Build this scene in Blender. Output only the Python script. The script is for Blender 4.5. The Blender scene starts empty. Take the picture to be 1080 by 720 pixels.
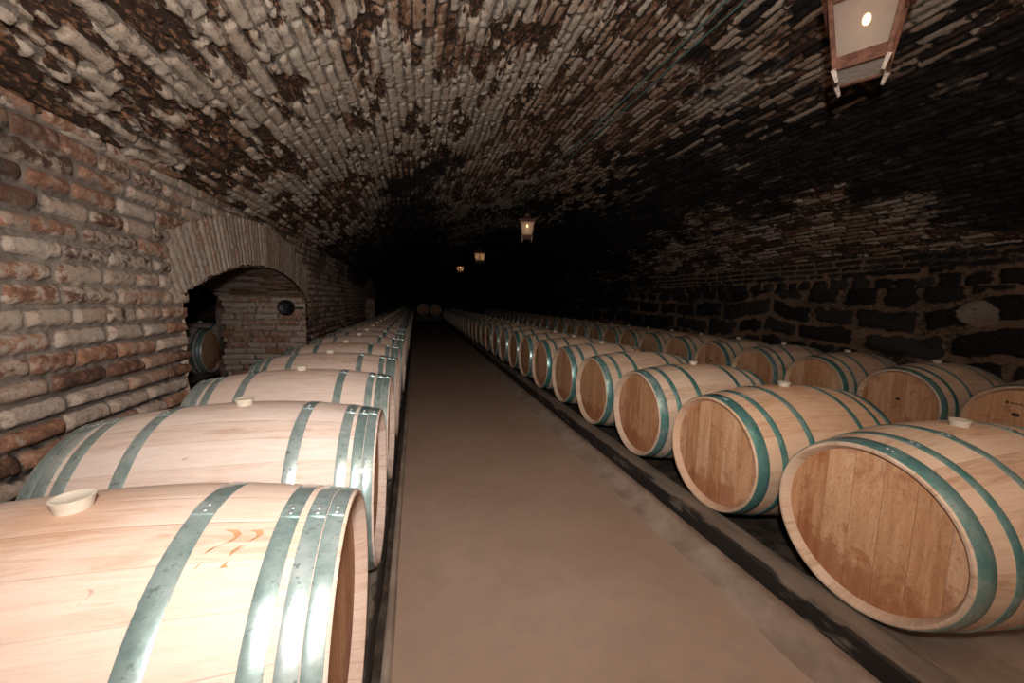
import bpy, bmesh, math, random
import numpy as np
from mathutils import Vector, Matrix
random.seed(7)
scene = bpy.context.scene
col = scene.collection
PI = math.pi
H = 1.17                                   # eye height above the aisle floor

# ---------------------------------------------------------------- camera
F, YAW, PITCH, ROLL = 395.6, 0.2521, -0.1035, 0.0233
cy, sy, cp, sp = math.cos(YAW), math.sin(YAW), math.cos(PITCH), math.sin(PITCH)
fw = Vector((sy*cp, cy*cp, sp)); r0 = Vector((cy, -sy, 0)); u0 = r0.cross(fw)
rt = math.cos(ROLL)*r0 + math.sin(ROLL)*u0
up = -math.sin(ROLL)*r0 + math.cos(ROLL)*u0
cd = bpy.data.cameras.new('camera'); cam = bpy.data.objects.new('camera', cd); col.objects.link(cam)
M = Matrix((rt, up, -fw)).transposed().to_4x4(); M.translation = Vector((0, 0, H))
cam.matrix_world = M
cd.sensor_width = 36; cd.sensor_fit = 'HORIZONTAL'; cd.lens = F/1080*36; cd.clip_start = .02; cd.clip_end = 100
scene.camera = cam

# ---------------------------------------------------------------- node helper
class NT:
    def __init__(s, name):
        s.m = bpy.data.materials.new(name); s.m.use_nodes = True
        s.t = s.m.node_tree; s.n = s.t.nodes; s.l = s.t.links
        s.n.clear()
        s.out = s.n.new('ShaderNodeOutputMaterial'); s.b = s.n.new('ShaderNodeBsdfPrincipled')
        s.l.new(s.b.outputs[0], s.out.inputs[0])
    def put(s, inp, v):
        if isinstance(v, bpy.types.NodeSocket): s.l.new(v, inp)
        elif isinstance(v, (tuple, list)) and len(v) == 3 and inp.type == 'RGBA': inp.default_value = (*v, 1)
        else: inp.default_value = v
    def set(s, **k):
        for a, v in k.items(): s.put(s.b.inputs[a.replace('_', ' ')], v)
    def math(s, op, a, b=0., c=0., clamp=False):
        n = s.n.new('ShaderNodeMath'); n.operation = op; n.use_clamp = clamp
        s.put(n.inputs[0], a); s.put(n.inputs[1], b); s.put(n.inputs[2], c); return n.outputs[0]
    def step(s, x, a, b):
        n = s.n.new('ShaderNodeMapRange'); n.interpolation_type = 'SMOOTHSTEP'
        s.put(n.inputs[0], x); s.put(n.inputs[1], a); s.put(n.inputs[2], b); return n.outputs[0]
    def mix(s, f, a, b, mode='MIX'):
        n = s.n.new('ShaderNodeMix'); n.data_type = 'RGBA'; n.blend_type = mode
        s.put(n.inputs[0], f); s.put(n.inputs[6], a); s.put(n.inputs[7], b); return n.outputs[2]
    def coord(s, kind='Object'): return s.n.new('ShaderNodeTexCoord').outputs[kind]
    def sep(s, v):
        n = s.n.new('ShaderNodeSeparateXYZ'); s.put(n.inputs[0], v); return n.outputs
    def comb(s, x, y, z):
        n = s.n.new('ShaderNodeCombineXYZ')
        for i, v in enumerate((x, y, z)): s.put(n.inputs[i], v)
        return n.outputs[0]
    def vscale(s, v, k):
        n = s.n.new('ShaderNodeVectorMath'); n.operation = 'MULTIPLY'; s.put(n.inputs[0], v); n.inputs[1].default_value = k; return n.outputs[0]
    def vadd(s, v, k):
        n = s.n.new('ShaderNodeVectorMath'); n.operation = 'ADD'; s.put(n.inputs[0], v); s.put(n.inputs[1], k); return n.outputs[0]
    def noise(s, v, scale=5., detail=4., rough=.5, dist=0.):
        n = s.n.new('ShaderNodeTexNoise'); s.put(n.inputs['Vector'], v); n.inputs['Scale'].default_value = scale
        n.inputs['Detail'].default_value = detail; n.inputs['Roughness'].default_value = rough; n.inputs['Distortion'].default_value = dist
        return n.outputs[0]
    def white(s, v):
        n = s.n.new('ShaderNodeTexWhiteNoise'); n.noise_dimensions = '3D'; s.put(n.inputs[0], v); return n.outputs[0]
    def ramp(s, f, stops):
        n = s.n.new('ShaderNodeValToRGB'); s.put(n.inputs[0], f); e = n.color_ramp.elements
        while len(e) < len(stops): e.new(.5)
        for q, (p, c) in zip(e, stops): q.position = p; q.color = (*c, 1)
        return n.outputs[0]
    def attr(s, name):
        n = s.n.new('ShaderNodeAttribute'); n.attribute_name = name; return n.outputs['Fac']
    def rnd(s): return s.n.new('ShaderNodeObjectInfo').outputs['Random']
    def bump(s, h, strength=.3, dist=.01):
        n = s.n.new('ShaderNodeBump'); n.inputs['Strength'].default_value = strength; n.inputs['Distance'].default_value = dist
        s.put(n.inputs['Height'], h); s.l.new(n.outputs[0], s.b.inputs['Normal'])

# ---------------------------------------------------------------- materials
def mat_brick(name, stops, mortar, white=(.50, .43, .35), pitc=(.036, .021, .014), soot_shade_c=(.012, .011, .010), vault=False):
    t = NT(name); c = t.coord()
    if vault: cs = t.vscale(c, (1, .45, 1))
    else: cs = c
    n1 = t.noise(cs, 26, 7, .65); n2 = t.noise(c, 110, 4, .6); n3 = t.noise(c, 5, 4, .6)
    n5 = t.noise(cs, 62, 5, .7)
    h, r, r2, w, so, pi_ = [t.attr(a) for a in ('h', 'rnd', 'rnd2', 'wht', 'soot_shade', 'pit')]
    bm = t.step(t.math('ADD', h, t.math('MULTIPLY', t.math('SUBTRACT', n1, .5), .7)), .12, .42)
    v = t.math('ADD', t.math('MULTIPLY', r, .8), t.math('MULTIPLY', t.math('SUBTRACT', n1, .42), 1.1), clamp=True)
    bc = t.ramp(v, stops)
    bc = t.mix(t.math('MULTIPLY', t.step(n2, .45, .7), .35), bc, tuple(x*.35 for x in stops[1][1]))
    mc = t.mix(n3, tuple(x*.6 for x in mortar), tuple(x*1.25 for x in mortar))
    cc = t.mix(bm, mc, bc)
    ws = t.step(t.math('ADD', w, t.math('MULTIPLY', t.math('SUBTRACT', n1, .5), 2.2)), .35, .75)
    wc = t.mix(t.step(n2, .3, .7), tuple(x*.72 for x in white), white)
    wc = t.mix(t.math('MULTIPLY', r2, .45), wc, tuple(a*b for a, b in zip(white, (.62, .5, .4))))
    cc = t.mix(t.math('MULTIPLY', ws, t.math('ADD', .38, t.math('MULTIPLY', bm, .5))), cc, wc)
    cc = t.mix(t.math('MULTIPLY', t.step(n5, .50, .66), .55 if vault else .30), cc, t.mix(n3, tuple(x*.8 for x in mortar), (.16, .085, .05)))
    ps = t.step(t.math('ADD', pi_, t.math('MULTIPLY', t.math('SUBTRACT', n1, .5), 2.4)), .55, .8)
    n4 = t.noise(cs, 48, 5, .6); rust = t.mix(t.step(n4, .50, .66), pitc, (.21, .10, .052))
    cc = t.mix(ps, cc, rust)
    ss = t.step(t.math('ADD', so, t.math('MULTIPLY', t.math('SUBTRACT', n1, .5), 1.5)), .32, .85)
    cc = t.mix(t.math('MULTIPLY', ss, .94), cc, soot_shade_c)  # real soot, plus dimming with distance painted into the colour
    t.set(Base_Color=cc, Roughness=.9); t.b.inputs['Specular IOR Level'].default_value = .15
    t.bump(t.math('ADD', n1, t.math('MULTIPLY', n2, .5)), .55, .012)
    return t.m

BRICKS = [(.0, (.06, .038, .028)), (.22, (.17, .085, .055)), (.42, (.33, .165, .10)), (.6, (.36, .25, .185)), (.85, (.45, .37, .30))]
m_wallb = mat_brick('worn_orange_brick', BRICKS, (.17, .135, .11))
m_vault = mat_brick('vault_brick', [(.0, (.04, .023, .015)), (.25, (.13, .062, .035)), (.45, (.27, .16, .10)), (.7, (.37, .265, .19)), (.95, (.46, .38, .30))],
                    (.04, .028, .021), white=(.50, .42, .335), vault=True)
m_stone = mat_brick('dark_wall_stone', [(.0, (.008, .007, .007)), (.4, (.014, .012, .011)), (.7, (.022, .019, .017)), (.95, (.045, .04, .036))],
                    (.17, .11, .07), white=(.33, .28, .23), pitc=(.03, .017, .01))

def mat_staves(name, wood):
    t = NT(name); c = t.coord(); x, y, z = t.sep(c)[:3]
    rn = t.rnd()
    ang = t.math('MULTIPLY', t.math('ARCTAN2', y, t.math('SUBTRACT', z, .35)), 26/(2*PI))
    ang = t.math('ADD', ang, t.math('MULTIPLY', rn, 31.7))
    idx = t.math('FLOOR', ang); fr = t.math('FRACT', ang)
    sr = t.white(t.comb(idx, t.math('MULTIPLY', rn, 57.), 0))
    seam = t.math('MINIMUM', fr, t.math('SUBTRACT', 1, fr))
    off = t.comb(t.math('MULTIPLY', rn, 43.), t.math('MULTIPLY', sr, 17.), 0)
    g = t.vadd(t.comb(t.math('MULTIPLY', x, 2.2), t.math('MULTIPLY', ang, 1.5), 0), off)
    grain = t.noise(g, 3.2, 7, .65, .8)
    fine = t.noise(t.vadd(t.comb(t.math('MULTIPLY', x, 9.), t.math('MULTIPLY', ang, 11.), 0), off), 3, 4, .7)
    cl = t.ramp(t.math('ADD', grain, t.math('MULTIPLY', t.math('SUBTRACT', sr, .5), .30)),
                [(.22, (.40, .27, .195)), (.40, (.54, .405, .32)), (.60, (.60, .475, .39)), (.85, (.64, .53, .45))])
    cl = t.mix(t.math('MULTIPLY', t.step(fine, .52, .74), .35), cl, (.36, .21, .12))
    cl = t.mix(t.math('MULTIPLY', t.step(rn, .35, 1.), .35), cl, (.58, .34, .19))
    sp_ = t.noise(t.vadd(t.comb(t.math('MULTIPLY', x, 10.), t.math('MULTIPLY', ang, 1.8), 0), off), 1.6, 3, .5, 1.2)
    cl = t.mix(t.math('MULTIPLY', t.step(sp_, .70, .76), .5), cl, (.25, .11, .045))
    cl = t.mix(t.math('MULTIPLY', t.step(seam, .014, .0), .28), cl, (.25, .16, .10))
    # wine that ran over around the bung
    xx = t.math('MULTIPLY', x, 1.0); d = t.math('SQRT', t.math('ADD', t.math('MULTIPLY', xx, xx), t.math('MULTIPLY', y, y)))
    tp = t.math('MULTIPLY', t.step(t.math('ADD', d, t.math('MULTIPLY', t.math('SUBTRACT', grain, .5), .22)), .17, .03), t.step(z, .5, .65))
    cl = t.mix(t.math('MULTIPLY', tp, t.math('MULTIPLY', t.step(rn, .1, .9), .55)), cl, (.42, .20, .09))
    t.set(Base_Color=t.mix(1., cl, wood, 'MULTIPLY'), Roughness=.62); t.b.inputs['Specular IOR Level'].default_value = .3
    t.bump(t.math('ADD', t.math('MULTIPLY', t.step(seam, .0, .03), 1.), t.math('MULTIPLY', fine, .35)), .35, .003)
    return t.m
def mat_head():
    t = NT('honey_oak_head'); c = t.coord(); x, y, z = t.sep(c)[:3]; rn = t.rnd()
    a = t.math('ADD', t.math('MULTIPLY', y, 11.), t.math('MULTIPLY', rn, 3.3))
    a = t.math('ADD', a, t.math('MULTIPLY', t.noise(t.comb(t.math('MULTIPLY', t.math('FLOOR', a), 3.), rn, 0), 1, 0), 0.))
    idx = t.math('FLOOR', a); fr = t.math('FRACT', a); seam = t.math('MINIMUM', fr, t.math('SUBTRACT', 1, fr))
    sr = t.white(t.comb(idx, t.math('MULTIPLY', rn, 91.), 2))
    off = t.comb(t.math('MULTIPLY', sr, 23.), 0, t.math('MULTIPLY', rn, 37.))
    gr = t.noise(t.vadd(t.comb(t.math('MULTIPLY', y, 26.), 0, t.math('MULTIPLY', z, 2.4)), off), 1.5, 7, .65, .5)
    fl = t.noise(t.vadd(t.comb(t.math('MULTIPLY', y, 90.), 0, t.math('MULTIPLY', z, 45.)), off), 1.6, 3, .6, .4)
    cl = t.ramp(t.math('ADD', gr, t.math('MULTIPLY', t.math('SUBTRACT', sr, .5), .38)),
                [(.2, (.39, .175, .075)), (.42, (.56, .29, .145)), (.62, (.65, .375, .21)), (.85, (.71, .45, .29))])
    cl = t.mix(t.math('MULTIPLY', t.step(fl, .50, .64), .42), cl, (.33, .15, .065))
    st = t.noise(t.vadd(t.comb(t.math('MULTIPLY', y, 6.), 0, t.math('MULTIPLY', z, 5.)), off), 1.2, 6, .7, .6)
    low = t.step(z, .30, .10)
    cl = t.mix(t.math('MULTIPLY', t.step(t.math('ADD', st, t.math('MULTIPLY', low, .20)), .52, .66), .58), cl, (.30, .085, .03))
    cl = t.mix(t.math('MULTIPLY', t.step(seam, .03, .0), .35), cl, (.17, .08, .035))
    t.set(Base_Color=cl, Roughness=.6); t.b.inputs['Specular IOR Level'].default_value = .3
    t.bump(t.math('ADD', t.step(seam, 0., .04), t.math('MULTIPLY', fl, .4)), .3, .002)
    return t.m
def mat_hoop(name, stops):
    t = NT(name); c = t.coord(); rn = t.rnd()
    cc = t.vadd(c, t.comb(t.math('MULTIPLY', rn, 50.), 0, 0))
    n = t.noise(cc, 14, 6, .65); n2 = t.noise(cc, 70, 4, .7)
    cl = t.ramp(t.math('ADD', n, t.math('MULTIPLY', t.math('SUBTRACT', rn, .5), .22)),stops)
    cl = t.mix(t.step(n2, .56, .68), cl, (.16, .20, .19))
    t.set(Coat_Weight=1., Coat_Roughness=.17, Base_Color=cl, Metallic=.5, Roughness=t.math('ADD', .24, t.math('MULTIPLY', n2, .2)))
    t.bump(t.math('ADD', n, n2), .18, .002)
    return t.m
def mat_simple(name, c1, c2, scale=20., rough=.6, metal=0., bump=.2, spec=.4, stretch=(1, 1, 1), detail=6.):
    t = NT(name); c = t.vscale(t.coord(), stretch); n = t.noise(c, scale, detail, .62)
    t.set(Base_Color=t.mix(t.step(n, .35, .68), c1, c2), Roughness=rough, Metallic=metal)
    t.b.inputs['Specular IOR Level'].default_value = spec
    if bump: t.bump(n, bump, .004)
    return t.m
m_staveg = mat_staves('pale_greyish_oak_staves', (.96, .97, 1.))
m_stave, m_head, m_hoop = mat_staves('pale_oak_staves', (1., .93, .82)), mat_head(), mat_hoop('teal_washed_galvanised_steel', [(.3, (.08, .25, .225)), (.5, (.16, .35, .32)), (.66, (.30, .43, .40)), (.85, (.44, .49, .47))])
m_hoopg = mat_hoop('greyish_teal_galvanised_steel', [(.3, (.18, .26, .24)), (.48, (.28, .36, .335)), (.64, (.38, .44, .42)), (.85, (.50, .52, .50))])
m_bung = mat_simple('beige_silicone', (.48, .41, .32), (.58, .51, .41), 30, .5, 0, .05)
m_bungd = mat_simple('wine_stained_silicone', (.14, .06, .03), (.30, .16, .09), 30, .6, 0, .05)
m_rivet = mat_simple('dull_steel', (.5, .53, .52), (.72, .74, .73), 40, .35, .8, .05)
m_mark = mat_simple('burnt_mark', (.045, .02, .012), (.09, .04, .02), 60, .8)
m_smudge = mat_simple('brown_marker', (.42, .22, .11), (.30, .14, .065), 60, .8)
m_hole = mat_simple('dark_hole', (.012, .008, .006), (.02, .012, .01), 20, .8)
m_paper = mat_simple('white_paper', (.74, .74, .72), (.85, .85, .83), 12, .6, 0, 0)
m_beam = mat_simple('dusty_grey_timber', (.115, .085, .062), (.205, .16, .125), 9, .85, 0, .4, .2, (1.8, .6, 1.8))
m_earth = mat_simple('dark_earth', (.035, .025, .018), (.085, .062, .045), 14, .95, 0, .9, .1)
m_black = mat_simple('black_plastic', (.006, .006, .007), (.01, .01, .011), 20, .5, 0, .05)
m_cable = mat_simple('green_cable', (.07, .125, .11), (.11, .18, .155), 20, .5, 0, 0)
m_copper = mat_simple('rusty_red_copper', (.11, .042, .026), (.22, .10, .06), 35, .6, .2, .3)
m_lime = mat_simple('chalky_weathered_metal', (.42, .33, .26), (.55, .47, .40), 40, .7, .1, .3)
m_rod = mat_simple('dark_iron', (.03, .028, .026), (.06, .05, .045), 30, .5, .6, .1)

def mat_beam(x0, sgn):
    t = NT('grey_timber_with_blackened_edge'); c = t.coord(); x, y, z = t.sep(c)[:3]
    n = t.noise(t.vscale(c, (2.2, .5, 2.2)), 7, 6, .6); e = t.noise(t.vscale(c, (2, .55, 2)), 9, 5, .6); n3 = t.noise(c, 60, 4, .6)
    cl = t.mix(t.step(n, .3, .7), (.125, .095, .07), (.215, .17, .133)); cl = t.mix(t.math('MULTIPLY', n3, .35), cl, (.10, .075, .058))
    k = t.math('ADD', t.math('MULTIPLY', t.math('SUBTRACT', x, x0), sgn), t.math('MULTIPLY', t.math('SUBTRACT', e, .5), .12))
    cl = t.mix(t.step(k, .022, .006), cl, (.028, .022, .018))
    t.set(Base_Color=cl, Roughness=.85); t.b.inputs['Specular IOR Level'].default_value = .2
    t.bump(t.math('ADD', n, t.math('MULTIPLY', n3, .5)), .4, .004); return t.m
def mat_floor():
    t = NT('trodden_brown_concrete'); c = t.coord()
    a = t.noise(c, .9, 6, .6); b = t.noise(c, 9, 7, .65); d = t.noise(c, 160, 2, .6); e = t.noise(c, 2.6, 5, .7, .5)
    cl = t.mix(t.step(a, .3, .7), (.272, .182, .128), (.325, .228, .168))
    cl = t.mix(t.math('MULTIPLY', t.step(b, .42, .68), .28), cl, (.20, .15, .115))
    cl = t.mix(t.math('MULTIPLY', t.step(e, .60, .70), .22), cl, (.33, .265, .21))
    cl = t.mix(t.math('MULTIPLY', t.step(d, .64, .72), .5), cl, (.10, .07, .055))
    x, y, z = t.sep(c)[:3]                                    # grey dust lying along the kerb
    k = t.step(t.math('ADD', x, t.math('MULTIPLY', t.math('SUBTRACT', b, .5), .28)), 1.12, 1.30)
    cl = t.mix(t.math('MULTIPLY', k, .55), cl, (.30, .255, .21))
    t.set(Base_Color=cl, Roughness=.72); t.b.inputs['Specular IOR Level'].default_value = .25
    t.bump(t.math('ADD', b, t.math('MULTIPLY', d, .3)), .22, .006)
    return t.m
m_floor = mat_floor()
m_kerb = mat_simple('pale_kerb_concrete', (.19, .14, .105), (.29, .225, .175), 6, .85, 0, .35, .2, (1, 1, 1))
def mat_pane():
    t = NT('dusty_lantern_glass'); n = t.noise(t.coord(), 30, 5, .6)
    t.set(Base_Color=t.mix(n, (.40, .39, .37), (.58, .57, .55)), Roughness=.4)
    tr = t.n.new('ShaderNodeBsdfTransparent'); tl = t.n.new('ShaderNodeBsdfTranslucent'); tl.inputs[0].default_value = (.75, .70, .62, 1)
    m1 = t.n.new('ShaderNodeMixShader'); m1.inputs[0].default_value = .35; t.l.new(t.b.outputs[0], m1.inputs[1]); t.l.new(tl.outputs[0], m1.inputs[2])
    m2 = t.n.new('ShaderNodeMixShader'); m2.inputs[0].default_value = .38; t.l.new(m1.outputs[0], m2.inputs[1]); t.l.new(tr.outputs[0], m2.inputs[2])
    t.l.new(m2.outputs[0], t.out.inputs[0]); return t.m
m_pane = mat_pane()
def mat_emit(name, c, s):
    t = NT(name); t.set(Base_Color=c, Emission_Color=c, Emission_Strength=s); return t.m
m_bulb = mat_emit('glowing_filament_bulb', (1., .55, .22), 9.)

# ---------------------------------------------------------------- mesh helpers
def link(o, parent=None, smooth=False):
    col.objects.link(o)
    if parent is not None: o.parent = parent
    if smooth and o.type == 'MESH': o.data.shade_smooth()
    return o
def obj(name, bm, mat, parent=None, smooth=False, sharp=None):
    me = bpy.data.meshes.new(name); bmesh.ops.recalc_face_normals(bm, faces=bm.faces); bm.to_mesh(me); bm.free()
    me.materials.append(mat); o = bpy.data.objects.new(name, me)
    link(o, parent)
    if smooth:
        me.shade_smooth()
        if sharp: me.set_sharp_from_angle(angle=math.radians(sharp))
    return o
def empty(name, loc=(0, 0, 0), rz=0): 
    o = bpy.data.objects.new(name, None); col.objects.link(o); o.location = loc; o.rotation_euler.z = rz; o.empty_display_size = .05; return o
def tag(o, label=None, cat=None, group=None, kind=None):
    if label: o['label'] = label
    if cat: o['category'] = cat
    if group: o['group'] = group
    if kind: o['kind'] = kind
    return o
def grid_mesh(name, P, mat, mask=None, attrs=None, flip=False):
    """P: (n,m,3) points -> one quad grid; mask: (n,m) vertices kept"""
    n, m = P.shape[:2]; idx = np.arange(n*m).reshape(n, m)
    q = np.stack([idx[:-1, :-1], idx[1:, :-1], idx[1:, 1:], idx[:-1, 1:]], -1)
    if flip: q = q[..., ::-1]
    if mask is not None:
        k = mask[:-1, :-1] & mask[1:, :-1] & mask[1:, 1:] & mask[:-1, 1:]; q = q[k]
    q = q.reshape(-1, 4); me = bpy.data.meshes.new(name); V = P.reshape(-1, 3)
    used = np.unique(q); remap = np.full(n*m, -1); remap[used] = np.arange(len(used)); q = remap[q]; V = V[used]
    me.vertices.add(len(V)); me.vertices.foreach_set('co', V.astype(np.float32).ravel())
    me.loops.add(q.size); me.loops.foreach_set('vertex_index', q.ravel().astype(np.int32))
    me.polygons.add(len(q)); me.polygons.foreach_set('loop_start', np.arange(0, q.size, 4, dtype=np.int32))
    me.update(calc_edges=True); me.validate()
    for k, a in (attrs or {}).items():
        at = me.attributes.new(k, 'FLOAT', 'POINT'); at.data.foreach_set('value', a.reshape(-1)[used].astype(np.float32))
    me.shade_smooth(); me.materials.append(mat)
    o = bpy.data.objects.new(name, me); col.objects.link(o); o['kind'] = 'structure'; return o

# ---------------------------------------------------------------- numpy noise and masonry
rng = np.random.RandomState(11); TAB = rng.rand(16, 256, 256)
def ss(x, a, b):
    t = np.clip((x-a)/(b-a), 0, 1); return t*t*(3-2*t)
def vn(x, y, s=0):
    xi = np.floor(x).astype(int); yi = np.floor(y).astype(int); fx = x-xi; fy = y-yi
    fx = fx*fx*(3-2*fx); fy = fy*fy*(3-2*fy); T = TAB[s % 16]
    a = T[xi & 255, yi & 255]; b = T[(xi+1) & 255, yi & 255]; c = T[xi & 255, (yi+1) & 255]; d = T[(xi+1) & 255, (yi+1) & 255]
    return (a*(1-fx)+b*fx)*(1-fy)+(c*(1-fx)+d*fx)*fy
def fbm(x, y, s=0, o=4):
    r = 0; a = .5; t = 0
    for k in range(o): r = r+a*vn(x*2**k+17.3*k, y*2**k+9.1*k, s+k); t += a; a *= .5
    return r/t
def bricks(u, v, Lb, Hb, seed, joint=.007, rad=.022, wob=.014, ragged=.010, lenvar=.35, rf=45):
    v2 = v + (vn(u*1.7, v*1.3, seed)-.5)*2*wob + (vn(u*5, v*2, seed+3)-.5)*wob*.6
    j = np.floor(v2/Hb).astype(int); fv = v2/Hb-j
    Rr = TAB[(seed+5) % 16]; off = Rr[j & 255, 3]*Lb; ln = Lb*(1-lenvar/2+lenvar*Rr[j & 255, 9])
    u2 = (u+off)/ln + .22*np.sin(u*2.1/Lb*.5+j*2.4) + j*.5; i = np.floor(u2).astype(int); fu = u2-i
    r1 = TAB[(seed+6) % 16][i & 255, j & 255]; r2 = TAB[(seed+7) % 16][i & 255, j & 255]; r3 = TAB[(seed+8) % 16][i & 255, j & 255]
    rg = (fbm(u*rf, v*rf, seed+1, 2)-.5)*2*ragged
    du = np.minimum(fu, 1-fu)*ln + rg; dv = np.minimum(fv, 1-fv)*Hb + rg*.8
    g = joint*(.7+.9*r3)
    a = np.clip((du-g)/rad, 0, 1); b = np.clip((dv-g)/rad, 0, 1)
    h = np.sqrt(1-(1-a)**2)*np.sqrt(1-(1-b)**2)
    return h, r1, r2, r3
def yspace(y0, y1, fine=.0115, a=.9, b=3.6, cap=.06):
    ys = [y0]
    while ys[-1] < y1:
        y = ys[-1]
        d = .05 if y < a-.05 else fine*max(1, y/b)
        ys.append(y+min(d, cap))
    return np.array(ys)

XL, XR, SP_L, SP_R, CROWN, Y0, Y1 = -1.40, 5.32, 1.80, 1.86, 3.02, -2.2, 25.0
O1 = (2.74, 5.42); O2 = (11.3, 13.9)                          # the two arched openings in the left wall
def arch(y, o, top=1.45, spring=1.17, extra=0.):
    c = (o[0]+o[1])/2; hw = (o[1]-o[0])/2; s = top-spring; R = (hw*hw+s*s)/(2*s)
    return c, top-R, R
def intrados(y, o):
    c, zc, R = arch(y, o); return zc+np.sqrt(np.maximum(R*R-(y-c)**2, 0))

# left wall
def left_wall():
    ys = yspace(Y0, Y1); zs = np.arange(0, SP_L+.06, .0105)
    Y, Z = np.meshgrid(ys, zs, indexing='ij')
    h, r1, r2, r3 = bricks(Y, Z, .25, .086, 1, joint=.010, rad=.018, ragged=.008)
    keep = np.ones_like(Y, bool); ringm = np.zeros_like(Y)
    for o in (O1, O2):
        c, zc, R = arch(None, o); rr = np.sqrt((Y-c)**2+(Z-zc)**2); th = np.arctan2(Y-c, Z-zc)
        inring = (rr > R) & (rr < R+.385) & (Y > o[0]-.12) & (Y < o[1]+.12) & (rr*1. > 0)
        # voussoirs: narrow bricks standing on end
        hh, a1, a2, a3 = bricks((rr-R)*.4, th*R+.012*np.sin(rr*7), 3., .060, 4, joint=.003, rad=.012, wob=.003, ragged=.004, lenvar=.0)
        h = np.where(inring, hh, h); r1 = np.where(inring, .45+.5*a1, r1); r2 = np.where(inring, a2, r2); r3 = np.where(inring, a3, r3)
        ringm = np.maximum(ringm, inring)
        jag = .075*(TAB[3][np.floor(Z/.086).astype(int) & 255, 7]-.5) - .03*ss(h, .5, .0)
        op = (Y > o[0]+jag) & (Y < o[1]-jag*.3) & (Z < intrados(Y, o) + .02*(vn(Y*14, Z*3, 2)-.5))
        keep &= ~op
    ero = fbm(Y*.9, Z*1.6, 2)
    lump = fbm(Y*22, Z*30, 3, 3)-.5
    d = np.where(ringm > 0, .016, .032)*h + .016*(r3-.5)*h + .012*lump + .03*(fbm(Y*.7, Z*.7, 5)-.5)
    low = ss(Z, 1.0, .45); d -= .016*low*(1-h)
    smear = ss(fbm(Y*1.1, Z*1.5, 7)+.45*ss(Z, .75, 1.35)-.1, .45, .75)     # old render smeared over the upper courses
    d = d*(1-.35*smear) + .016*smear
    wht = .04+.66*fbm(Y*1.4, Z*2.4, 6)*(.6+.4*ss(Z, .4, 1.1)) + .18*(r2-.5) + .02*ringm+.16*smear
    soot_shade = .58*ss(Z, 1.15, 1.55)*(1-ringm)*ss(fbm(Y*1.3, Z*3, 8), .25, .6) + .75*ss(h, .35, .0)*low*ss(fbm(Y*2, Z*3, 1), .25, .5) + .25*ss(Y, 5, 11) + .25*ss(Y, 9, 14)  # dark upper bricks, black low joints; Y ramps paint light falloff down the tunnel
    pit = .30*ss(fbm(Y*3, Z*9, 9), .5, .8)*ss(Z, .9, 1.4) + .05
    P = np.stack([XL+d, Y, Z], -1)
    return grid_mesh('wall_left', P, m_wallb, keep, dict(h=h, rnd=r1, rnd2=r2, wht=wht, soot_shade=soot_shade, pit=pit))
left_wall()

def reveal(name, o, side, fine):
    """side wall of an opening: plane y = const, X from the wall face back 1 m"""
    xs = np.arange(XL+.012, XL-1.0, -fine); zs = np.arange(0, 1.50, fine)
    y = o[1] if side > 0 else o[0]
    X, Z = np.meshgrid(xs, zs, indexing='ij')
    h, r1, r2, r3 = bricks(X+3.1, Z, .27, .074, 9, joint=.006, rad=.02)
    d = .024*h+.01*(r3-.5)+.01*(fbm(X*20, Z*24, 4, 3)-.5)
    low = ss(Z, 1.0, .4)
    end = XL-.93+.06*(TAB[2][np.floor(Z/.074).astype(int) & 255, 5]-.5)
    top = intrados(np.array(y-side*.02), o)
    keep = (X > end) & (Z < top+.03)
    att = dict(h=h, rnd=.25+.7*r1, rnd2=r2, wht=.16+.5*fbm(X*1.5, Z*3, 6)*(1-.5*low)+.2*(r2-.5), soot_shade=.0+.12*low+.35*low*(1-h), pit=.12*r2)
    P = np.stack([X, y-side*d, Z], -1)
    return grid_mesh(name, P, m_wallb, keep, att)
def soffit(name, o, fine):
    c, zc, R = arch(None, o); hw = (o[1]-o[0])/2; a = math.asin(min(.999, hw/R))
    th = np.arange(-a-.01, a+.01, fine/R); xs = np.arange(XL+.012, XL-1.0, -.03)
    T, X = np.meshgrid(th, xs, indexing='ij')
    h, r1, r2, r3 = bricks(X+3, T*R, .25, .058, 4, joint=.004, rad=.016, wob=.004)
    rr = R-.012*h
    P = np.stack([X, c+rr*np.sin(T), zc+rr*np.cos(T)], -1)
    return grid_mesh(name, P, m_wallb, None, dict(h=h, rnd=r1, rnd2=r2, wht=.1+0*h, soot_shade=.3+0*h, pit=.1+0*h))
reveal('wall_passage_far', O1, 1, .012); reveal('wall_passage_near', O1, -1, .03); soffit('ceiling_passage', O1, .014)
reveal('wall_recess_far', O2, 1, .03); reveal('wall_recess_near', O2, -1, .04); soffit('ceiling_recess', O2, .03)

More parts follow.
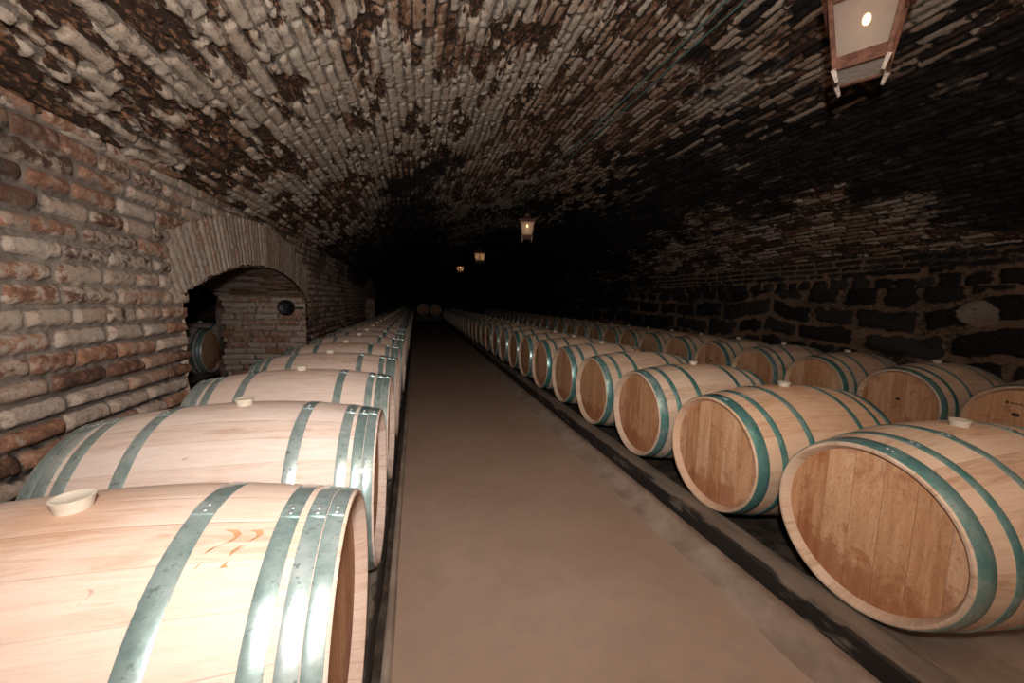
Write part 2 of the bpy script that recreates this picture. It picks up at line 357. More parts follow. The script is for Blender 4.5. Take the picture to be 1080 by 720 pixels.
# vault
def vault():
    xc = (XL+XR)/2; hs = (XR-XL)/2; base = (SP_L+SP_R)/2; rise = CROWN-base; R = (hs*hs+rise*rise)/(2*rise); zc = CROWN-R
    a = math.asin(hs/R)+.006; tl = -a
    ds = []; s = -a
    while s < a: ds.append(s); s += (.0115 + .006*ss(np.array(s), -.1, .5))/R
    ds = np.array(ds); ys = yspace(Y0, Y1, .0125, .8, 3.8)
    Y, T = np.meshgrid(ys, ds, indexing='ij'); S = (T+a)*R; X = xc+R*np.sin(T)
    h, r1, r2, r3 = bricks(Y, S, .23, .066, 7, joint=.009, rad=.014, wob=.012, ragged=.013, lenvar=.6)
    big = fbm(Y*.8, S*.9, 5, 4); mid = fbm(Y*3.2, S*8, 9, 4); fine = fbm(Y*9, S*24, 12, 3)
    lump = fbm(Y*14, S*26, 3, 3)-.5
    # pits where the brick face has spalled away: more of them on the left haunch
    lft = ss(X, 1.9, -.6)
    pit = ss(mid*.5+fine*.30+big*.2+.035*lft+.16*(r3-.5), .535, .60)
    patch = ss(fbm(Y*1.1, S*2.6, 13, 4)+.16*ss(X, .6, -1.2)*ss(Y, 3.4, 1.4)+.10*ss(X, -.2, -.9)*ss(Y, 2.6, 1.4)+.10*ss(X, 3.2, .8), .56, .66)  # remains of limewash
    d = .015*h + .012*(r3-.5)*h + .007*lump - .022*pit + .008*patch + .04*(big-.5)
    wht = .10+.62*patch+.30*(r2-.5)-.25*pit+.12*ss(X, 2.6, .4)-.16*ss(X, 2.8, 3.8)
    # soot: the haunch on the right and beyond the first opening on the left
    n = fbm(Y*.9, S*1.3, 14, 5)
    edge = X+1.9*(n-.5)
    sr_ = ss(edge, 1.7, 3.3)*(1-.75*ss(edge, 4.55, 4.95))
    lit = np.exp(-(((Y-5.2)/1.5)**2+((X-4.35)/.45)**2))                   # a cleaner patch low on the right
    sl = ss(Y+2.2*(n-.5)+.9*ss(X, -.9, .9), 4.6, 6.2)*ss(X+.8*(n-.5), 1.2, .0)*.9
    gen = .20*ss(n, .50, .66)+.45*ss(Y, 5, 11)+.30*ss(vn(Y*1.6, S*1.4, 3), .72, .86)  # the Y ramp is painted dimming with distance, the rest blotchy soot
    soot_shade = np.clip(np.maximum(sr_*1.0-.6*lit, sl*.7)+gen-(.30+.75*ss(edge, 1.3, 2.3)*(1-ss(edge, 2.9, 3.6)))*(r1-.5)+.22*(mid-.5), 0, 1.1)
    lowl = ss(X, -1.15, -1.32); soot_shade = np.maximum(soot_shade, .30*lowl*ss(n, .35, .6))
    rr = R-d
    P = np.stack([xc+rr*np.sin(T), Y, zc+rr*np.cos(T)], -1)
    grid_mesh('ceiling', P, m_vault, None, dict(h=h, rnd=r1, rnd2=r2, wht=wht, soot_shade=soot_shade, pit=pit*.95), flip=True)
    return xc, R, zc
XC, RV, ZCV = vault()
def vault_z(x): return ZCV+math.sqrt(RV*RV-(x-XC)**2)

# right wall of big dark stones
def right_wall():
    ys = yspace(Y0, Y1, .018, 1.0, 4.0, .08); zs = np.arange(0, SP_R+.06, .017)
    Y, Z = np.meshgrid(ys, zs, indexing='ij')
    h, r1, r2, r3 = bricks(Y, Z-.42+.03*np.sin(Y*2.3+.7), .50, .29, 2, joint=.024, rad=.11, wob=.08, ragged=.055, lenvar=.8, rf=11)
    h2, a1, a2, a3 = bricks(Y, Z, .27, .078, 7, joint=.007, rad=.02)
    tp = Z > 1.62+.02*vn(Y*3, Z, 3)
    h3, b1, b2, b3 = bricks(Y, Z-1.42, .24, .17, 5, joint=.014, rad=.06, wob=.03, ragged=.04, rf=14)
    mid_ = (Z > 1.44+.03*(vn(Y*2, Z, 6)-.5)) & ~tp
    h = np.where(tp, h2*.45, np.where(mid_, h3, h)); r1 = np.where(mid_, b1, r1)
    r1 = np.where(tp, a1, r1)
    d = np.where(tp, .02*h, .055*h)+.03*(fbm(Y*8, Z*9, 3, 4)-.5)*1.2+.03*(fbm(Y*1.2, Z*2, 5)-.5)
    pale = ((Y-2.42)/.16)**2+((Z-1.17)/.14)**2+.7*(fbm(Y*9, Z*9, 4)-.5)
    wht = .9*ss(pale, 1.05, .75)
    soot_shade = .08+.45*ss(fbm(Y*1.1, Z*1.6, 10), .45, .65)+.2*ss(Z, 1.0, .4)+.25*ss(Y, 5, 9)+.2*ss(Y, 8, 14)-.5*(wht > .1)+.18*tp  # Y ramps darken the stone in place of light fading with depth
    P = np.stack([XR-d, Y, Z], -1)
    grid_mesh('wall_right', P, m_stone, None, dict(h=h, rnd=r1, rnd2=r2, wht=wht, soot_shade=np.clip(soot_shade, 0, 1), pit=0*h), flip=True)
right_wall()

def flat_wall(name, P0, U, V, nu, nv, fine=.03, mat=m_wallb, soot_shade=.2):
    us = np.arange(0, nu+fine, fine); vs = np.arange(0, nv+fine, fine); A, B = np.meshgrid(us, vs, indexing='ij')
    h, r1, r2, r3 = bricks(A, B, .29, .08, 6, joint=.008, rad=.02)
    U = np.array(U, float); V = np.array(V, float); N = np.cross(U, V)
    P = np.array(P0, float)+A[..., None]*U+B[..., None]*V+(.02*h)[..., None]*N
    return grid_mesh(name, P, mat, None, dict(h=h, rnd=r1, rnd2=r2, wht=.15+0*h, soot_shade=soot_shade+0*h, pit=.1+0*h))
flat_wall('wall_back', (XR+.1, Y1, 0), (-1, 0, 0), (0, 0, 1), XR-XL+.2, CROWN, .05, soot_shade=1.)  # darkened all over: the unlit far end is painted into its colour
flat_wall('wall_front', (XL-.1, Y0, 0), (1, 0, 0), (0, 0, 1), XR-XL+.2, CROWN, .05)
# side cellar behind the left wall
SX0, SX1 = XL-.95, -5.2
flat_wall('wall_side_cellar', (SX1, .5, 0), (0, 1, 0), (0, 0, 1), 16, 2.6, .07, soot_shade=.5)
flat_wall('wall_side_cellar_near', (SX1, .5, 0), (0, 0, 1), (1, 0, 0), 2.6, SX0-SX1, .07, soot_shade=.4)
flat_wall('wall_side_cellar_far', (SX1, 16.5, 0), (1, 0, 0), (0, 0, 1), SX0-SX1, 2.6, .07, soot_shade=.5)
flat_wall('ceiling_side_cellar', (SX1, .5, 2.5), (0, 1, 0), (1, 0, 0), 16, SX0-SX1, .07, soot_shade=.5)
for nm, y0, y1 in (('wall_side_cellar_pier_near', .5, O1[0]), ('wall_side_cellar_pier_middle', O1[1], O2[0]), ('wall_side_cellar_pier_far', O2[1], 16.5)):
    flat_wall(nm, (SX0, y1, 0), (0, -1, 0), (0, 0, 1), y1-y0, 2.5, .07, soot_shade=.5)

# ---------------------------------------------------------------- floor, kerbs
def strip(name, xs, zs, mat, y0=Y0, y1=Y1, rag=None, dy=.06, noise=.004):
    ys = np.arange(y0, y1+dy, dy); xs = np.array(xs, float); zs = np.array(zs, float)
    Yg, K = np.meshgrid(ys, np.arange(len(xs)), indexing='ij')
    X = xs[K].copy(); Z = zs[K].copy()
    if rag is not None: X += np.array(rag)[K]*(fbm(Yg*3+K*7, Yg*0+K*3.3, 4, 4)-.5)*2
    Z += noise*(fbm(Yg*6, X*9, 6, 3)-.5)
    return grid_mesh(name, np.stack([X, Yg, Z], -1), mat, None, None, flip=True)
strip('floor', np.linspace(-.09, 1.30, 30), np.zeros(30), m_floor, noise=.003)
strip('trim_1', [1.20, 1.24, 1.275, 1.30, 1.365, 1.373, 1.375], [-.003, .006, .022, .046, .050, .035, -.08], m_kerb, rag=[.022, .02, .012, .008, .004, .003, .003])
strip('trim_2', [-.075, -.083, -.088, -.106, -.109, -.109], [-.003, .012, .02, .02, .01, -.06], m_kerb, rag=[.006, .003, .002, .002, .001, .001])
def ground(name, x0, x1, z=0., amp=.03, y0=Y0, y1=Y1, mat=m_earth):
    ys = np.arange(y0, y1, .05); xs = np.arange(x0, x1+.05, .05); Yg, X = np.meshgrid(ys, xs, indexing='ij')
    return grid_mesh(name, np.stack([X, Yg, z+amp*(fbm(Yg*5, X*5, 2, 4)-.6)], -1), mat, None, None, flip=True)
ground('floor_left_bed', XL-.05, -.10, -.01); ground('floor_right_bed', 1.375, XR+.05, -.01)
ground('floor_side_cellar', SX1-.1, XL+.0, 0, .01, .4, 16.6)
# smooth screed under the first barrel on the right
P = np.array([[(x, y, .06 if x < 1.62 else .038) for x in np.linspace(1.54, 2.5, 20)] for y in np.linspace(-.6, 1.17, 30)])
P[..., 2] += .004*(fbm(P[..., 0]*6, P[..., 1]*6, 3)-.5); P[-1, :, 2] = -.04; P[-1, :, 1] += .0
grid_mesh('floor_screed', P, m_kerb, None, None, flip=True)

def beam(x0, x1, z0, z1, label, mat=None, y0=-1.2, y1=23.6):
    bm = bmesh.new(); n = 120; w = x1-x0; b = .008
    prof = [(x0, z0), (x0, z1-b), (x0+b, z1), (x0+w*.33, z1), (x0+w*.66, z1), (x1-b, z1), (x1, z1-b), (x1, z0)]
    rows = []
    for k in range(n+1):
        y = y0+(y1-y0)*(k/n)**1.5
        rows.append([bm.verts.new((px+random.uniform(-.003, .003), y, pz+(random.uniform(-.002, .0) if pz > z0 else 0))) for px, pz in prof])
    for a, c in zip(rows, rows[1:]):
        for i in range(len(prof)): bm.faces.new((a[i], a[(i+1) % len(prof)], c[(i+1) % len(prof)], c[i]))
    bm.faces.new(rows[0]); bm.faces.new(rows[-1][::-1])
    return tag(obj('timber_beam', bm, mat or m_beam, None, True, 40), label, 'beam', 'timber rails carrying the barrels')
LX, RX, SXr = -.6145, 2.010, 4.523
beam(-.268, -.138, -.03, .097, 'long grey timber rail on the left edge of the aisle, under the heads of the left barrels', mat_beam(-.138, -1.))
beam(LX-.49, LX-.35, -.03, .097, 'long timber rail hidden under the wall ends of the left barrels')
beam(1.425, 1.562, -.03, .087, 'long dusty timber rail on the right edge of the aisle, just inside the concrete kerb', mat_beam(1.425, 1.))
beam(RX+.40, RX+.53, -.03, .07, 'timber rail under the back ends of the barrels right of the aisle')
beam(SXr-.54, SXr-.40, -.03, .058, 'timber rail under the heads of the rear row along the stone wall')
beam(SXr+.40, SXr+.54, -.03, .058, 'timber rail under the wall ends of the rear row along the stone wall')

# ---------------------------------------------------------------- barrels
BL, BR, BH = .95, .35, .2985
def br(x): return BR-(BR-BH)*(abs(x)/(BL/2))**2
def ring_pts(bm, x, r, n=72): return [bm.verts.new((x, r*math.sin(2*PI*k/n), BR+r*math.cos(2*PI*k/n))) for k in range(n)]
def bridge(bm, a, b):
    n = len(a)
    for k in range(n): bm.faces.new((a[k], a[(k+1) % n], b[(k+1) % n], b[k]))
def staves_bm():
    bm = bmesh.new(); e = BL/2; pr = []
    pr += [(-e+.036, BH-.026), (-e+.012, BH-.018), (-e+.001, BH-.011), (-e, BH-.003), (-e+.004, br(e-.004))]
    pr += [(x, br(x)) for x in np.linspace(-e+.03, e-.03, 25)]
    pr += [(-x, r) for x, r in reversed(pr[:5])]
    rs = [ring_pts(bm, x, r) for x, r in pr]
    for a, b in zip(rs, rs[1:]): bridge(bm, a, b)
    return bm
def head_bm(s):
    bm = bmesh.new(); x = s*(BL/2-.034); rs = [ring_pts(bm, x+s*dx, r) for dx, r in ((-.012, BH-.024), (-.002, BH-.026), (0, BH-.034), (0, .16), (0, .06))]
    for a, b in zip(rs, rs[1:]): bridge(bm, a, b)
    bm.faces.new(rs[-1]); bm.faces.new(rs[0][::-1]); return bm
def hoop_bm(x0, x1, th=.0022):
    bm = bmesh.new(); n = 72
    pr = [(x0, br(x0)-.001), (x0, br(x0)+th*.7), (x0+.0015*(1 if x1 > x0 else -1), br(x0)+th), ((x0+x1)/2, br((x0+x1)/2)+th), (x1-.0015*(1 if x1 > x0 else -1), br(x1)+th), (x1, br(x1)+th*.7), (x1, br(x1)-.001)]
    rs = [ring_pts(bm, x, r, n) for x, r in pr]
    for a, b in zip(rs, rs[1:]): bridge(bm, a, b)
    return bm
def lap_bm(x0, x1, a0, a1, th=.0022):          # the overlapped end of the strap
    bm = bmesh.new(); A = []; B = []; m = 6
    for k in range(m+1):
        a = a0+(a1-a0)*k/m
        A.append([bm.verts.new((x, (br(x)+t)*math.sin(a), BR+(br(x)+t)*math.cos(a))) for x, t in ((x0, th*.8), (x0+.001, th*2.), ((x0+x1)/2, th*2.), (x1-.001, th*2.), (x1, th*.8))])
    for p, q in zip(A, A[1:]):
        for i in range(4): bm.faces.new((p[i], p[i+1], q[i+1], q[i]))
    bm.faces.new(A[0]); bm.faces.new(A[-1][::-1]); return bm
def rivet_bm(x, a, r=.0055):
    bm = bmesh.new(); bmesh.ops.create_uvsphere(bm, u_segments=10, v_segments=6, radius=r)
    R_ = br(x)+.0042
    for v in bm.verts:
        v.co.z *= .45; v.co = Matrix.Rotation(-a, 3, 'X') @ v.co; v.co += Vector((x, R_*math.sin(a), BR+R_*math.cos(a)))
    return bm
def bung_bm(h=.024, r0_=.024, r1_=.031):
    bm = bmesh.new(); n = 28
    pr = [(r0_, -.006), (r0_+.002, .002), (r1_-.001, h-.004), (r1_, h-.001), (r1_-.003, h), (r1_-.007, h-.002), (.012, h-.004)]
    rs = [[bm.verts.new((r*math.cos(2*PI*k/n), r*math.sin(2*PI*k/n), 2*BR+z)) for k in range(n)] for r, z in pr]
    for a, b in zip(rs, rs[1:]): bridge(bm, a, b)
    bm.faces.new(rs[-1]); bm.faces.new(rs[0][::-1]); return bm

STYLE = {'double': [(.4365, .4690, .0024), (.4010, .4350, .0022), (.3530, .3880, .0022), (.2040, .2420, .0022)],
         'single': [(.4120, .4680, .0024), (.3180, .3500, .0022), (.1560, .1900, .0022)]}
def make_barrel(style, rivets, bungm, lap0=-.30):
    t = empty('wine_barrel')
    obj('staves', staves_bm(), m_staveg if style == 'double' else m_stave, t, True, 50)
    for s in (1, -1): obj('head', head_bm(s), m_head, t, True, 50)
    for s in (1, -1):
        for a, b, th in STYLE[style]:
            hp = obj('hoop', hoop_bm(s*a, s*b, th), m_hoopg if style == 'double' else m_hoop, t, True, 50)
            if rivets:
                l = lap0+random.uniform(-.02, .02)
                obj('lap_joint', lap_bm(min(s*a, s*b), max(s*a, s*b), l, l+.11), m_hoopg if style == 'double' else m_hoop, hp, True, 50)
                for q in (.03, .08): obj('rivet', rivet_bm(s*(a+b)/2, l+q), m_rivet, hp, True)
    obj('bung', bung_bm(), bungm, t, True, 50)
    return t
def kids(o): return KIDS.get(o.name, [])
KIDS = {}
def reindex():
    KIDS.clear()
    for o in bpy.data.objects:
        if o.parent: KIDS.setdefault(o.parent.name, []).append(o)
def copy_tree(o, parent=None):
    c = o.copy(); col.objects.link(c)
    if parent is not None: c.parent = parent
    for ch in kids(o): copy_tree(ch, c)
    return c
protos = {}
for key, st, rv, bg in (('LN', 'double', True, m_bung), ('LF', 'double', False, m_bung), ('RN', 'single', True, m_bung), ('RD', 'single', True, m_bungd), ('RF', 'single', False, m_bung)):
    protos[key] = [make_barrel(st, rv, bg, -.15 if key[0] == 'L' else .10), False]
reindex()
def barrel(kind, x, y, zaxis, rz, label, group):
    p = protos[kind]
    if not p[1]: o = p[0]; p[1] = True
    else: o = copy_tree(p[0])
    o.location = (x, y, zaxis-BR); o.rotation_euler.z = rz
    tag(o, label, 'barrel', group); return o
ORD = ['first', 'second', 'third', 'fourth', 'fifth', 'sixth', 'seventh', 'eighth', 'ninth', 'tenth', 'eleventh', 'twelfth']
d = .7198
rr_ = random.Random(5)
LEFT, RIGHT, REAR = [], [], []
lookL = {0: 'large oak barrel filling the lower left corner of the photo, riveted teal hoops',
         1: 'pale oak barrel, second of the left row, small white sticker on its end hoop',
         2: 'pale oak barrel with a tall beige bung, third of the left row from the camera',
         3: 'orange-tinged oak barrel, fourth of the left row from the camera, beside the passage arch'}
lookR = {0: 'largest oak barrel on the right, honey-coloured round head near the lower right corner',
         1: 'oak barrel with brown-stained head, second from the camera right of the aisle',
         2: 'oak barrel with dark streaked head, third from the camera right of the aisle'}
look2 = {0: 'dim oak barrel cut by the right photo edge, white sticker on its head',
         1: 'dim oak barrel by the stone wall with lettering on a pale head plank',
         4: 'fifth barrel of the rear row by the stone wall, small dark hole in its head',
         5: 'sixth barrel of the rear row by the stone wall, small dark hole in its head'}
offR = {1: (-.005, -.015, -.004), 2: (0, -.012, 0)}
off2 = {}
for i in range(30):
    jx, jy, jz = rr_.uniform(-.012, .012), rr_.uniform(-.008, .008), rr_.uniform(-.004, .0)
    if i < 3: jx = jy = jz = 0
    o = barrel('LN' if i < 8 else 'LF', LX+jx, .8364+i*d+jy, .4225+jz, rr_.uniform(-.012, .012),
               lookL.get(i) or ('pale oak barrel in the left row by the brick wall, %s from the camera' % ORD[i] if i < 12 else
               'small dim oak barrel far down the left row, beyond the first twelve'), 'wine barrels in the left row')
    LEFT.append(o)
for i in range(30):
    jx, jy, jz = rr_.uniform(-.012, .012), rr_.uniform(-.008, .008), rr_.uniform(-.004, .0)
    if i < 3: jx = jy = jz = 0
    a, b, c = offR.get(i, (0, 0, 0))
    o = barrel('RD' if i in (3, 7, 8) else ('RN' if i < 8 else 'RF'), RX+jx+a, .9244+i*d+jy+b, .393+jz+c, PI+rr_.uniform(-.015, .015),
               lookR.get(i) or ('oak barrel with shining teal hoop right of the aisle, %s from the camera' % ORD[i] if i < 12 else
               'small dim oak barrel far down the row right of the aisle, past the twelfth'), 'wine barrels in the row right of the aisle')
    RIGHT.append(o)
for i in range(30):
    jx, jy, jz = rr_.uniform(-.012, .012), rr_.uniform(-.006, .006), rr_.uniform(-.004, .0)
    a, b, c = off2.get(i, (0, 0, 0))
    o = barrel('RN' if i < 4 else 'RF', SXr+jx+a, 1.567+i*d+jy+b, .3735+jz+c, PI+rr_.uniform(-.02, .02),
               look2.get(i) or ('dim oak barrel in the rear row by the stone wall, %s from the right' % ORD[i] if i < 12 else
               'tiny dark oak barrel far down the rear row by the stone wall, past the twelfth'), 'wine barrels in the rear row by the stone wall')
    REAR.append(o)
# two barrels head-on across the end of the aisle
for k, x in enumerate((.42, 1.15)):
    o = barrel('RF', x, 23.1, .62, -PI/2, ('left' if k == 0 else 'right') + ' one of two faint barrels closing the far end of the aisle', 'barrels closing the end of the aisle')
bm = bmesh.new()
for y in (22.85, 23.4):
    mtx = Matrix.Translation((.78, y, .12)) @ Matrix.Diagonal((1.5, .12, .26, 1)); bmesh.ops.create_cube(bm, size=1, matrix=mtx)
mtx = Matrix.Translation((.78, 23.12, .15)) @ Matrix.Diagonal((.1, .7, .05, 1)); bmesh.ops.create_cube(bm, size=1, matrix=mtx)
bmesh.ops.bevel(bm, geom=bm.edges[:], offset=.008, segments=1, affect='EDGES')
tag(obj('barrel_stand', bm, m_beam), 'low timber stand under the two barrels at the far end of the aisle', 'stand')
# barrels in the side cellar seen through the passage
for k, y in enumerate((6.08, 6.80)):
    barrel('LF', -2.75-BL/2, y, .40, 0, ('dark barrel with a teal hoop seen through the brick archway' if k == 0 else 'second dark barrel in the archway, mostly hidden by its brick edge'), 'barrels in the side cellar')
for x0 in (-2.98, -3.62-.1):
    bm = bmesh.new(); mtx = Matrix.Translation((x0, 6.45, .03)) @ Matrix.Diagonal((.14, 1.7, .10, 1)); bmesh.ops.create_cube(bm, size=1, matrix=mtx)
    bmesh.ops.bevel(bm, geom=bm.edges[:], offset=.008, segments=1, affect='EDGES')
    tag(obj('timber_beam', bm, m_beam), 'short timber rail under the barrels behind the brick archway, ' + ('nearer the arch' if x0 > -3 else 'deeper in the cellar'), 'beam', 'timber rails carrying the barrels')

# marks that belong to single barrels
def patch_bm(x, quads, th=.0006):
    """thin raised marks on the +X head; quads: (y0, z0, y1, z1) around the head centre"""
    bm = bmesh.new()
    for y0, z0, y1, z1 in quads:
        m_ = Matrix.Translation((x+th/2, (y0+y1)/2, BR+(z0+z1)/2)) @ Matrix.Diagonal((th, abs(y1-y0), abs(z1-z0), 1)); bmesh.ops.create_cube(bm, size=1, matrix=m_)
    return bm
HX = BL/2-.034+.0002
def hole(o):
    bm = bmesh.new(); n = 16; rs = [[bm.verts.new((HX+dx, r*math.cos(2*PI*k/n), BR+.03+r*math.sin(2*PI*k/n))) for k in range(n)] for r, dx in ((.015, 0), (.014, .0015), (.010, .0015))]
    for a, b in zip(rs, rs[1:]): bridge(bm, a, b)
    bm.faces.new(rs[-1]); obj('tasting_hole', bm, m_hole, o, True, 40)
hole(REAR[4]); hole(REAR[5])
q = []
rq = random.Random(3)
for row, (z, w) in enumerate(((.20, .07), (.178, .09), (.150, .085), (.128, .06), (.10, .075))):
    y = -w/2+.01
    while y < w/2+.01: k = rq.uniform(.004, .010); q.append((y, z, y+k, z+.007)); y += k+.004
st = obj('stamp', patch_bm(HX, q), m_smudge, REAR[1]); st['label'] = 'faint burnt lettering'
obj('emblem', patch_bm(HX, [(-.012, .03, .012, .045), (-.02, .036, .02, .041), (-.007, .024, .007, .052)]), m_mark, REAR[1])
q = [(-.095, .165, -.08, .18), (-.09, .160, -.085, .185)]; y = -.07
while y < .03: k = rq.uniform(.005, .011); q.append((y, .166, y+k, .176)); y += k+.004
q += [(-.06, .085, -.02, .10), (-.055, .080, -.025, .105)]
st = obj('stamp', patch_bm(HX, q), m_mark, REAR[0]); st['label'] = 'dark printed mark'
obj('paper_label', patch_bm(HX, [(.078, .145, .118, .155)]), m_paper, REAR[0])
# white sticker on the head hoop of the second left barrel
def surf_patch(x0, x1, a0, a1, off=.003, n=5):
    bm = bmesh.new(); R_ = lambda x: br(x)+off; g = [[bm.verts.new((x, R_(x)*math.sin(a0+(a1-a0)*k/n), BR+R_(x)*math.cos(a0+(a1-a0)*k/n))) for x in (x0, x1)] for k in range(n+1)]
    for a, b in zip(g, g[1:]): bm.faces.new((a[0], a[1], b[1], b[0]))
    r = bmesh.ops.solidify(bm, geom=bm.faces[:], thickness=-.0006); return bm
obj('sticker', surf_patch(.423, .462, -1.02, -.955, .0038), m_paper, LEFT[1])
obj('sticker_print', surf_patch(.430, .458, -1.005, -.975, .0046), m_rivet, LEFT[1])
# carved ticks inside the chime and brown marker strokes of the first left barrel
for k in range(4):
    a = -.62-.085*k; rad_ = BH-.024; bm = bmesh.new()
    m_ = Matrix.Translation((BL/2-.016, 0, BR)) @ Matrix.Rotation(-a, 4, 'X') @ Matrix.Translation((0, 0, rad_+.001)) @ Matrix.Diagonal((.018, .0035, .003, 1))
    bmesh.ops.create_cube(bm, size=1, matrix=m_); obj('carved_tick', bm, m_mark, LEFT[0])
strokes = [[(.275, -.26), (.292, -.27), (.30, -.30), (.292, -.335), (.27, -.37), (.262, -.40)], [(.318, -.27), (.33, -.275), (.334, -.30), (.325, -.33), (.318, -.345)], [(.312, -.36), (.305, -.385), (.30, -.42)], [(.262, -.45), (.258, -.475)], [(.30, -.45), (.296, -.475), (.303, -.478)], [(.318, -.36), (.31, -.39)]]
for s in strokes:
    bm = bmesh.new(); prev = None
    for k, (x, a) in enumerate(s):
        w = .005 if k not in (0, len(s)-1) else .0012
        vs = [bm.verts.new((x+dx, (br(x)+.0007)*math.sin(a+dx), BR+(br(x)+.0007)*math.cos(a+dx))) for dx in (-w, w)]
        if prev: bm.faces.new((prev[0], prev[1], vs[1], vs[0]))
        prev = vs
    obj('marker_stroke', bm, m_smudge, LEFT[0], True)

# ---------------------------------------------------------------- lanterns
def tube(bm, pts, r, n=8):
    rings = []
    for i, p in enumerate(pts):
        p = Vector(p); t = (Vector(pts[min(i+1, len(pts)-1)])-Vector(pts[max(i-1, 0)])).normalized()
        a = t.orthogonal().normalized() if abs(t.z) > .9 else t.cross(Vector((0, 0, 1))).normalized(); b = t.cross(a)
        rings.append([bm.verts.new(p+r*(math.cos(2*PI*k/n)*a+math.sin(2*PI*k/n)*b)) for k in range(n)])
    for a, b in zip(rings, rings[1:]): bridge(bm, a, b)
    bm.faces.new(rings[0]); bm.faces.new(rings[-1][::-1]); return bm
def bar(bm, a, b, w, t, out):
    """rectangular bar a->b, w across, t along `out`"""
    a, b = Vector(a), Vector(b); z = (b-a).normalized(); o = Vector(out); o = (o-o.dot(z)*z).normalized(); s = z.cross(o)
    vs = [bm.verts.new(p+s*w/2*i+o*t/2*j) for p in (a, b) for i, j in ((-1, -1), (1, -1), (1, 1), (-1, 1))]
    for f in ((0, 1, 2, 3), (7, 6, 5, 4), (0, 4, 5, 1), (1, 5, 6, 2), (2, 6, 7, 3), (3, 7, 4, 0)): bm.faces.new([vs[i] for i in f])
def lantern(loc, rz, label, power, bulb=True):
    """loc: centre of the lantern's floor"""
    t = empty('hanging_lantern', loc, rz); wt, wb, hh = .128, .088, .30
    cor = [(-1, -1), (1, -1), (1, 1), (-1, 1)]
    for i, j in cor:
        bm = bmesh.new(); bar(bm, (i*wb, j*wb, 0), (i*wt, j*wt, hh), .020, .020, (i, 0, 0)); bmesh.ops.bevel(bm, geom=bm.edges[:], offset=.002, segments=1, affect='EDGES')
        obj('corner_post', bm, m_copper, t)
        bm = bmesh.new(); bar(bm, (i*(wb+.004), j*(wb+.004), .0), (i*(wb-.012), j*(wb-.012), -.052), .020, .020, (i, 0, 0))
        for v in bm.verts:
            if v.co.z < -.04: v.co.x = i*(wb-.012)+(v.co.x-i*(wb-.012))*.55; v.co.y = j*(wb-.012)+(v.co.y-j*(wb-.012))*.55
        obj('foot', bm, m_lime, t)
    for k in range(4):
        a, b = cor[k], cor[(k+1) % 4]; n_ = ((a[0]+b[0])/2, (a[1]+b[1])/2, 0)
        P = lambda c, f, z: Vector((c[0]*(wb+(wt-wb)*f), c[1]*(wb+(wt-wb)*f), z))
        bm = bmesh.new(); bar(bm, P(a, .10, .035), P(b, .10, .035), .026, .012, n_); obj('lower_rail', bm, m_copper, t)
        bm = bmesh.new(); bar(bm, P(a, -.02, .006), P(b, -.02, .006), .028, .016, n_)
        for v in bm.verts: v.co += Vector(n_)*.006
        obj('base_rail', bm, m_copper, t)
        bm = bmesh.new(); bar(bm, P(a, .97, hh-.012), P(b, .97, hh-.012), .034, .012, n_); obj('upper_rail', bm, m_copper, t)
        bm = bmesh.new(); vs = []
        for c, f, z in ((a, .12, .04), (b, .12, .04), (b, .95, hh-.02), (a, .95, hh-.02)):
            q_ = P(c, f, z); q_ -= Vector(n_)*.004; vs.append(bm.verts.new(q_))
        bm.faces.new(vs); bmesh.ops.solidify(bm, geom=bm.faces[:], thickness=.003); obj('glass_pane', bm, m_pane, t)
    bm = bmesh.new(); m_ = Matrix.Translation((0, 0, .006)) @ Matrix.Diagonal((wb*2, wb*2, .008, 1)); bmesh.ops.create_cube(bm, size=1, matrix=m_); obj('base_plate', bm, m_lime, t)
    bm = bmesh.new(); lv = []
    for w, z in ((wt+.028, hh-.004), (wt+.030, hh+.008), (wt*.62, hh+.055), (.045, hh+.085), (.040, hh+.12), (.055, hh+.124), (.02, hh+.150)):
        lv.append([bm.verts.new((i*w, j*w, z)) for i, j in cor])
    for a, b in zip(lv, lv[1:]): bridge(bm, a, b)
    bm.faces.new(lv[0]); bm.faces.new(lv[-1][::-1]); obj('cap', bm, m_copper, t)
    top = vault_z(loc[0])-loc[2]
    bm = bmesh.new(); tube(bm, [(0, 0, hh+.14), (0, 0, top-.01)], .005); obj('hanging_rod', bm, m_rod, t, True, 60)
    bm = bmesh.new(); bmesh.ops.create_cone(bm, cap_ends=True, segments=20, radius1=.045, radius2=.03, depth=.03, matrix=Matrix.Translation((0, 0, top-.015))); obj('ceiling_rose', bm, m_rod, t, True, 40)
    bm = bmesh.new(); tube(bm, [(0, 0, hh-.0), (0, 0, hh-.055)], .015, 12); obj('bulb_socket', bm, m_rod, t, True, 40)
    bm = bmesh.new(); bmesh.ops.create_uvsphere(bm, u_segments=16, v_segments=10, radius=.016)
    for v in bm.verts: v.co.z = v.co.z*1.5+hh-.078
    obj('bulb', bm, m_bulb, t, True)
    ld = bpy.data.lights.new('lantern_light', 'POINT'); ld.energy = power; ld.color = (1., .55, .25); ld.shadow_soft_size = .02
    lo = bpy.data.objects.new('lantern_light', ld); col.objects.link(lo); lo.parent = t; lo.location = (0, 0, hh-.115)
    tag(t, label, 'lantern', 'lanterns hanging in a line from the vault'); return t
LXc = 1.97
lantern((2.005, 1.41, 2.275), math.radians(-58), 'large square lantern with frosted panes hanging at the top right, nearest the camera', .35)
lantern((LXc, 6.73, 2.34), math.radians(-16), 'second nearest lantern, pale glowing panes, hanging above the middle of the barrels', .4)
lantern((LXc, 12.0, 2.42), math.radians(36), 'small orange lantern hanging in the dark, third from the camera', .4)
lantern((LXc, 17.4, 2.47), math.radians(20), 'tiny orange point of a lantern deepest in the tunnel, fourth from the camera', .4)

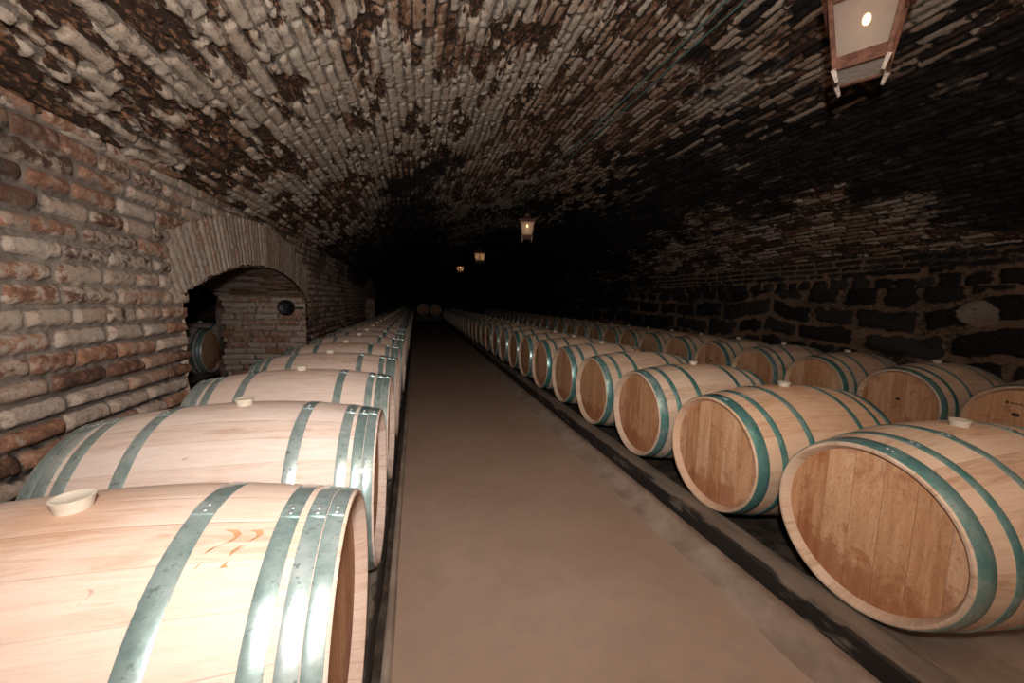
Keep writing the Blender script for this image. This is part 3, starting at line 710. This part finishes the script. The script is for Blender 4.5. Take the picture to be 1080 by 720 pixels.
# ---------------------------------------------------------------- wall fixture, cables
t = empty('wall_speaker', (-1.585, 5.36, 1.04))
bm = bmesh.new(); n = 32; pr = [(.03, 0), (.085, -.012), (.098, -.045), (.098, -.062), (.088, -.070), (.070, -.060), (.03, -.050)]
rs = [[bm.verts.new((r*math.cos(2*PI*k/n), y, r*math.sin(2*PI*k/n))) for k in range(n)] for r, y in pr]
for a, b in zip(rs, rs[1:]): bridge(bm, a, b)
bm.faces.new(rs[0]); bm.faces.new(rs[-1][::-1]); obj('housing', bm, m_black, t, True, 40)
bm = bmesh.new(); bmesh.ops.create_uvsphere(bm, u_segments=16, v_segments=8, radius=.028)
for v in bm.verts: v.co.y = v.co.y*.5-.052
obj('dome', bm, m_black, t, True)
bm = bmesh.new(); tube(bm, [(.095, -.03, 0), (.125, -.02, 0), (.15, .0, 0), (.165, .03, 0)], .011, 10); obj('bracket', bm, m_rod, t, True, 60)
tag(t, 'round black fixture on the side of the brick archway', 'wall fixture')

def cable(name, x0, x1, y0, y1, label, seed, drop=.02):
    bm = bmesh.new(); rc = random.Random(seed); pts = []; n = 70
    for k in range(n+1):
        f = k/n; y = y0+(y1-y0)*f; x = x0+(x1-x0)*f+.012*math.sin(y*2.3+seed)+rc.uniform(-.003, .003)
        pts.append((x, y, vault_z(x)-.035-drop*abs(math.sin(y*1.7+seed))))
    tube(bm, pts, .0065, 8); return tag(obj(name, bm, m_cable, None, True), label, 'cable', 'cables running along the vault')
cable('cable', 1.78, 1.78, .9, 17.5, 'thin green cable clipped to the vault, left one of the pair near the lanterns', 1)
cable('cable', 1.88, 1.84, .9, 17.5, 'thin green cable clipped to the vault, right one of the pair near the lanterns', 2)
bm = bmesh.new(); tube(bm, [(-2.72, 3.5, .0), (-2.62, 4.7, .85), (-2.50, 5.1, 1.12), (-2.44, 5.45, 1.38), (-2.42, 5.8, 1.62)], .012, 8)
tag(obj('pipe', bm, mat_simple('grey_pipe', (.14, .14, .14), (.2, .2, .2)), None, True), 'thin grey pipe slanting up in the dark behind the brick archway', 'pipe')

# ---------------------------------------------------------------- light
def area(name, loc, target, size, power, colr=(1, .96, .92), spread=180):
    ld = bpy.data.lights.new(name, 'AREA'); ld.size = size; ld.energy = power; ld.color = colr; ld.spread = math.radians(spread)
    o = bpy.data.objects.new(name, ld); col.objects.link(o); o.location = loc
    o.rotation_euler = (Vector(target)-Vector(loc)).to_track_quat('-Z', 'Y').to_euler(); return o
area('camera_flash', (.0, -.06, 1.42), (.9, 6.0, 2.6), .08, 47, (1, .975, .96), 165)
ld = bpy.data.lights.new('bounce_flash', 'SPOT'); ld.energy = 2350; ld.color = (1, .99, .97); ld.spot_size = math.radians(95); ld.spot_blend = .6; ld.shadow_soft_size = .06
fo = bpy.data.objects.new('bounce_flash', ld); col.objects.link(fo); fo.location = (.1, -.5, 1.6)
fo.rotation_euler = (Vector((1.0, -1.2, 3.0))-fo.location).to_track_quat('-Z', 'Y').to_euler()
w = bpy.data.worlds.new('world'); scene.world = w; w.use_nodes = True
w.node_tree.nodes['Background'].inputs[0].default_value = (.01, .01, .01, 1); w.node_tree.nodes['Background'].inputs[1].default_value = .2

scene.view_settings.view_transform = 'Standard'; scene.view_settings.look = 'None'
scene.view_settings.gamma = 1; scene.view_settings.use_curve_mapping = False; scene.view_settings.exposure = 0.36
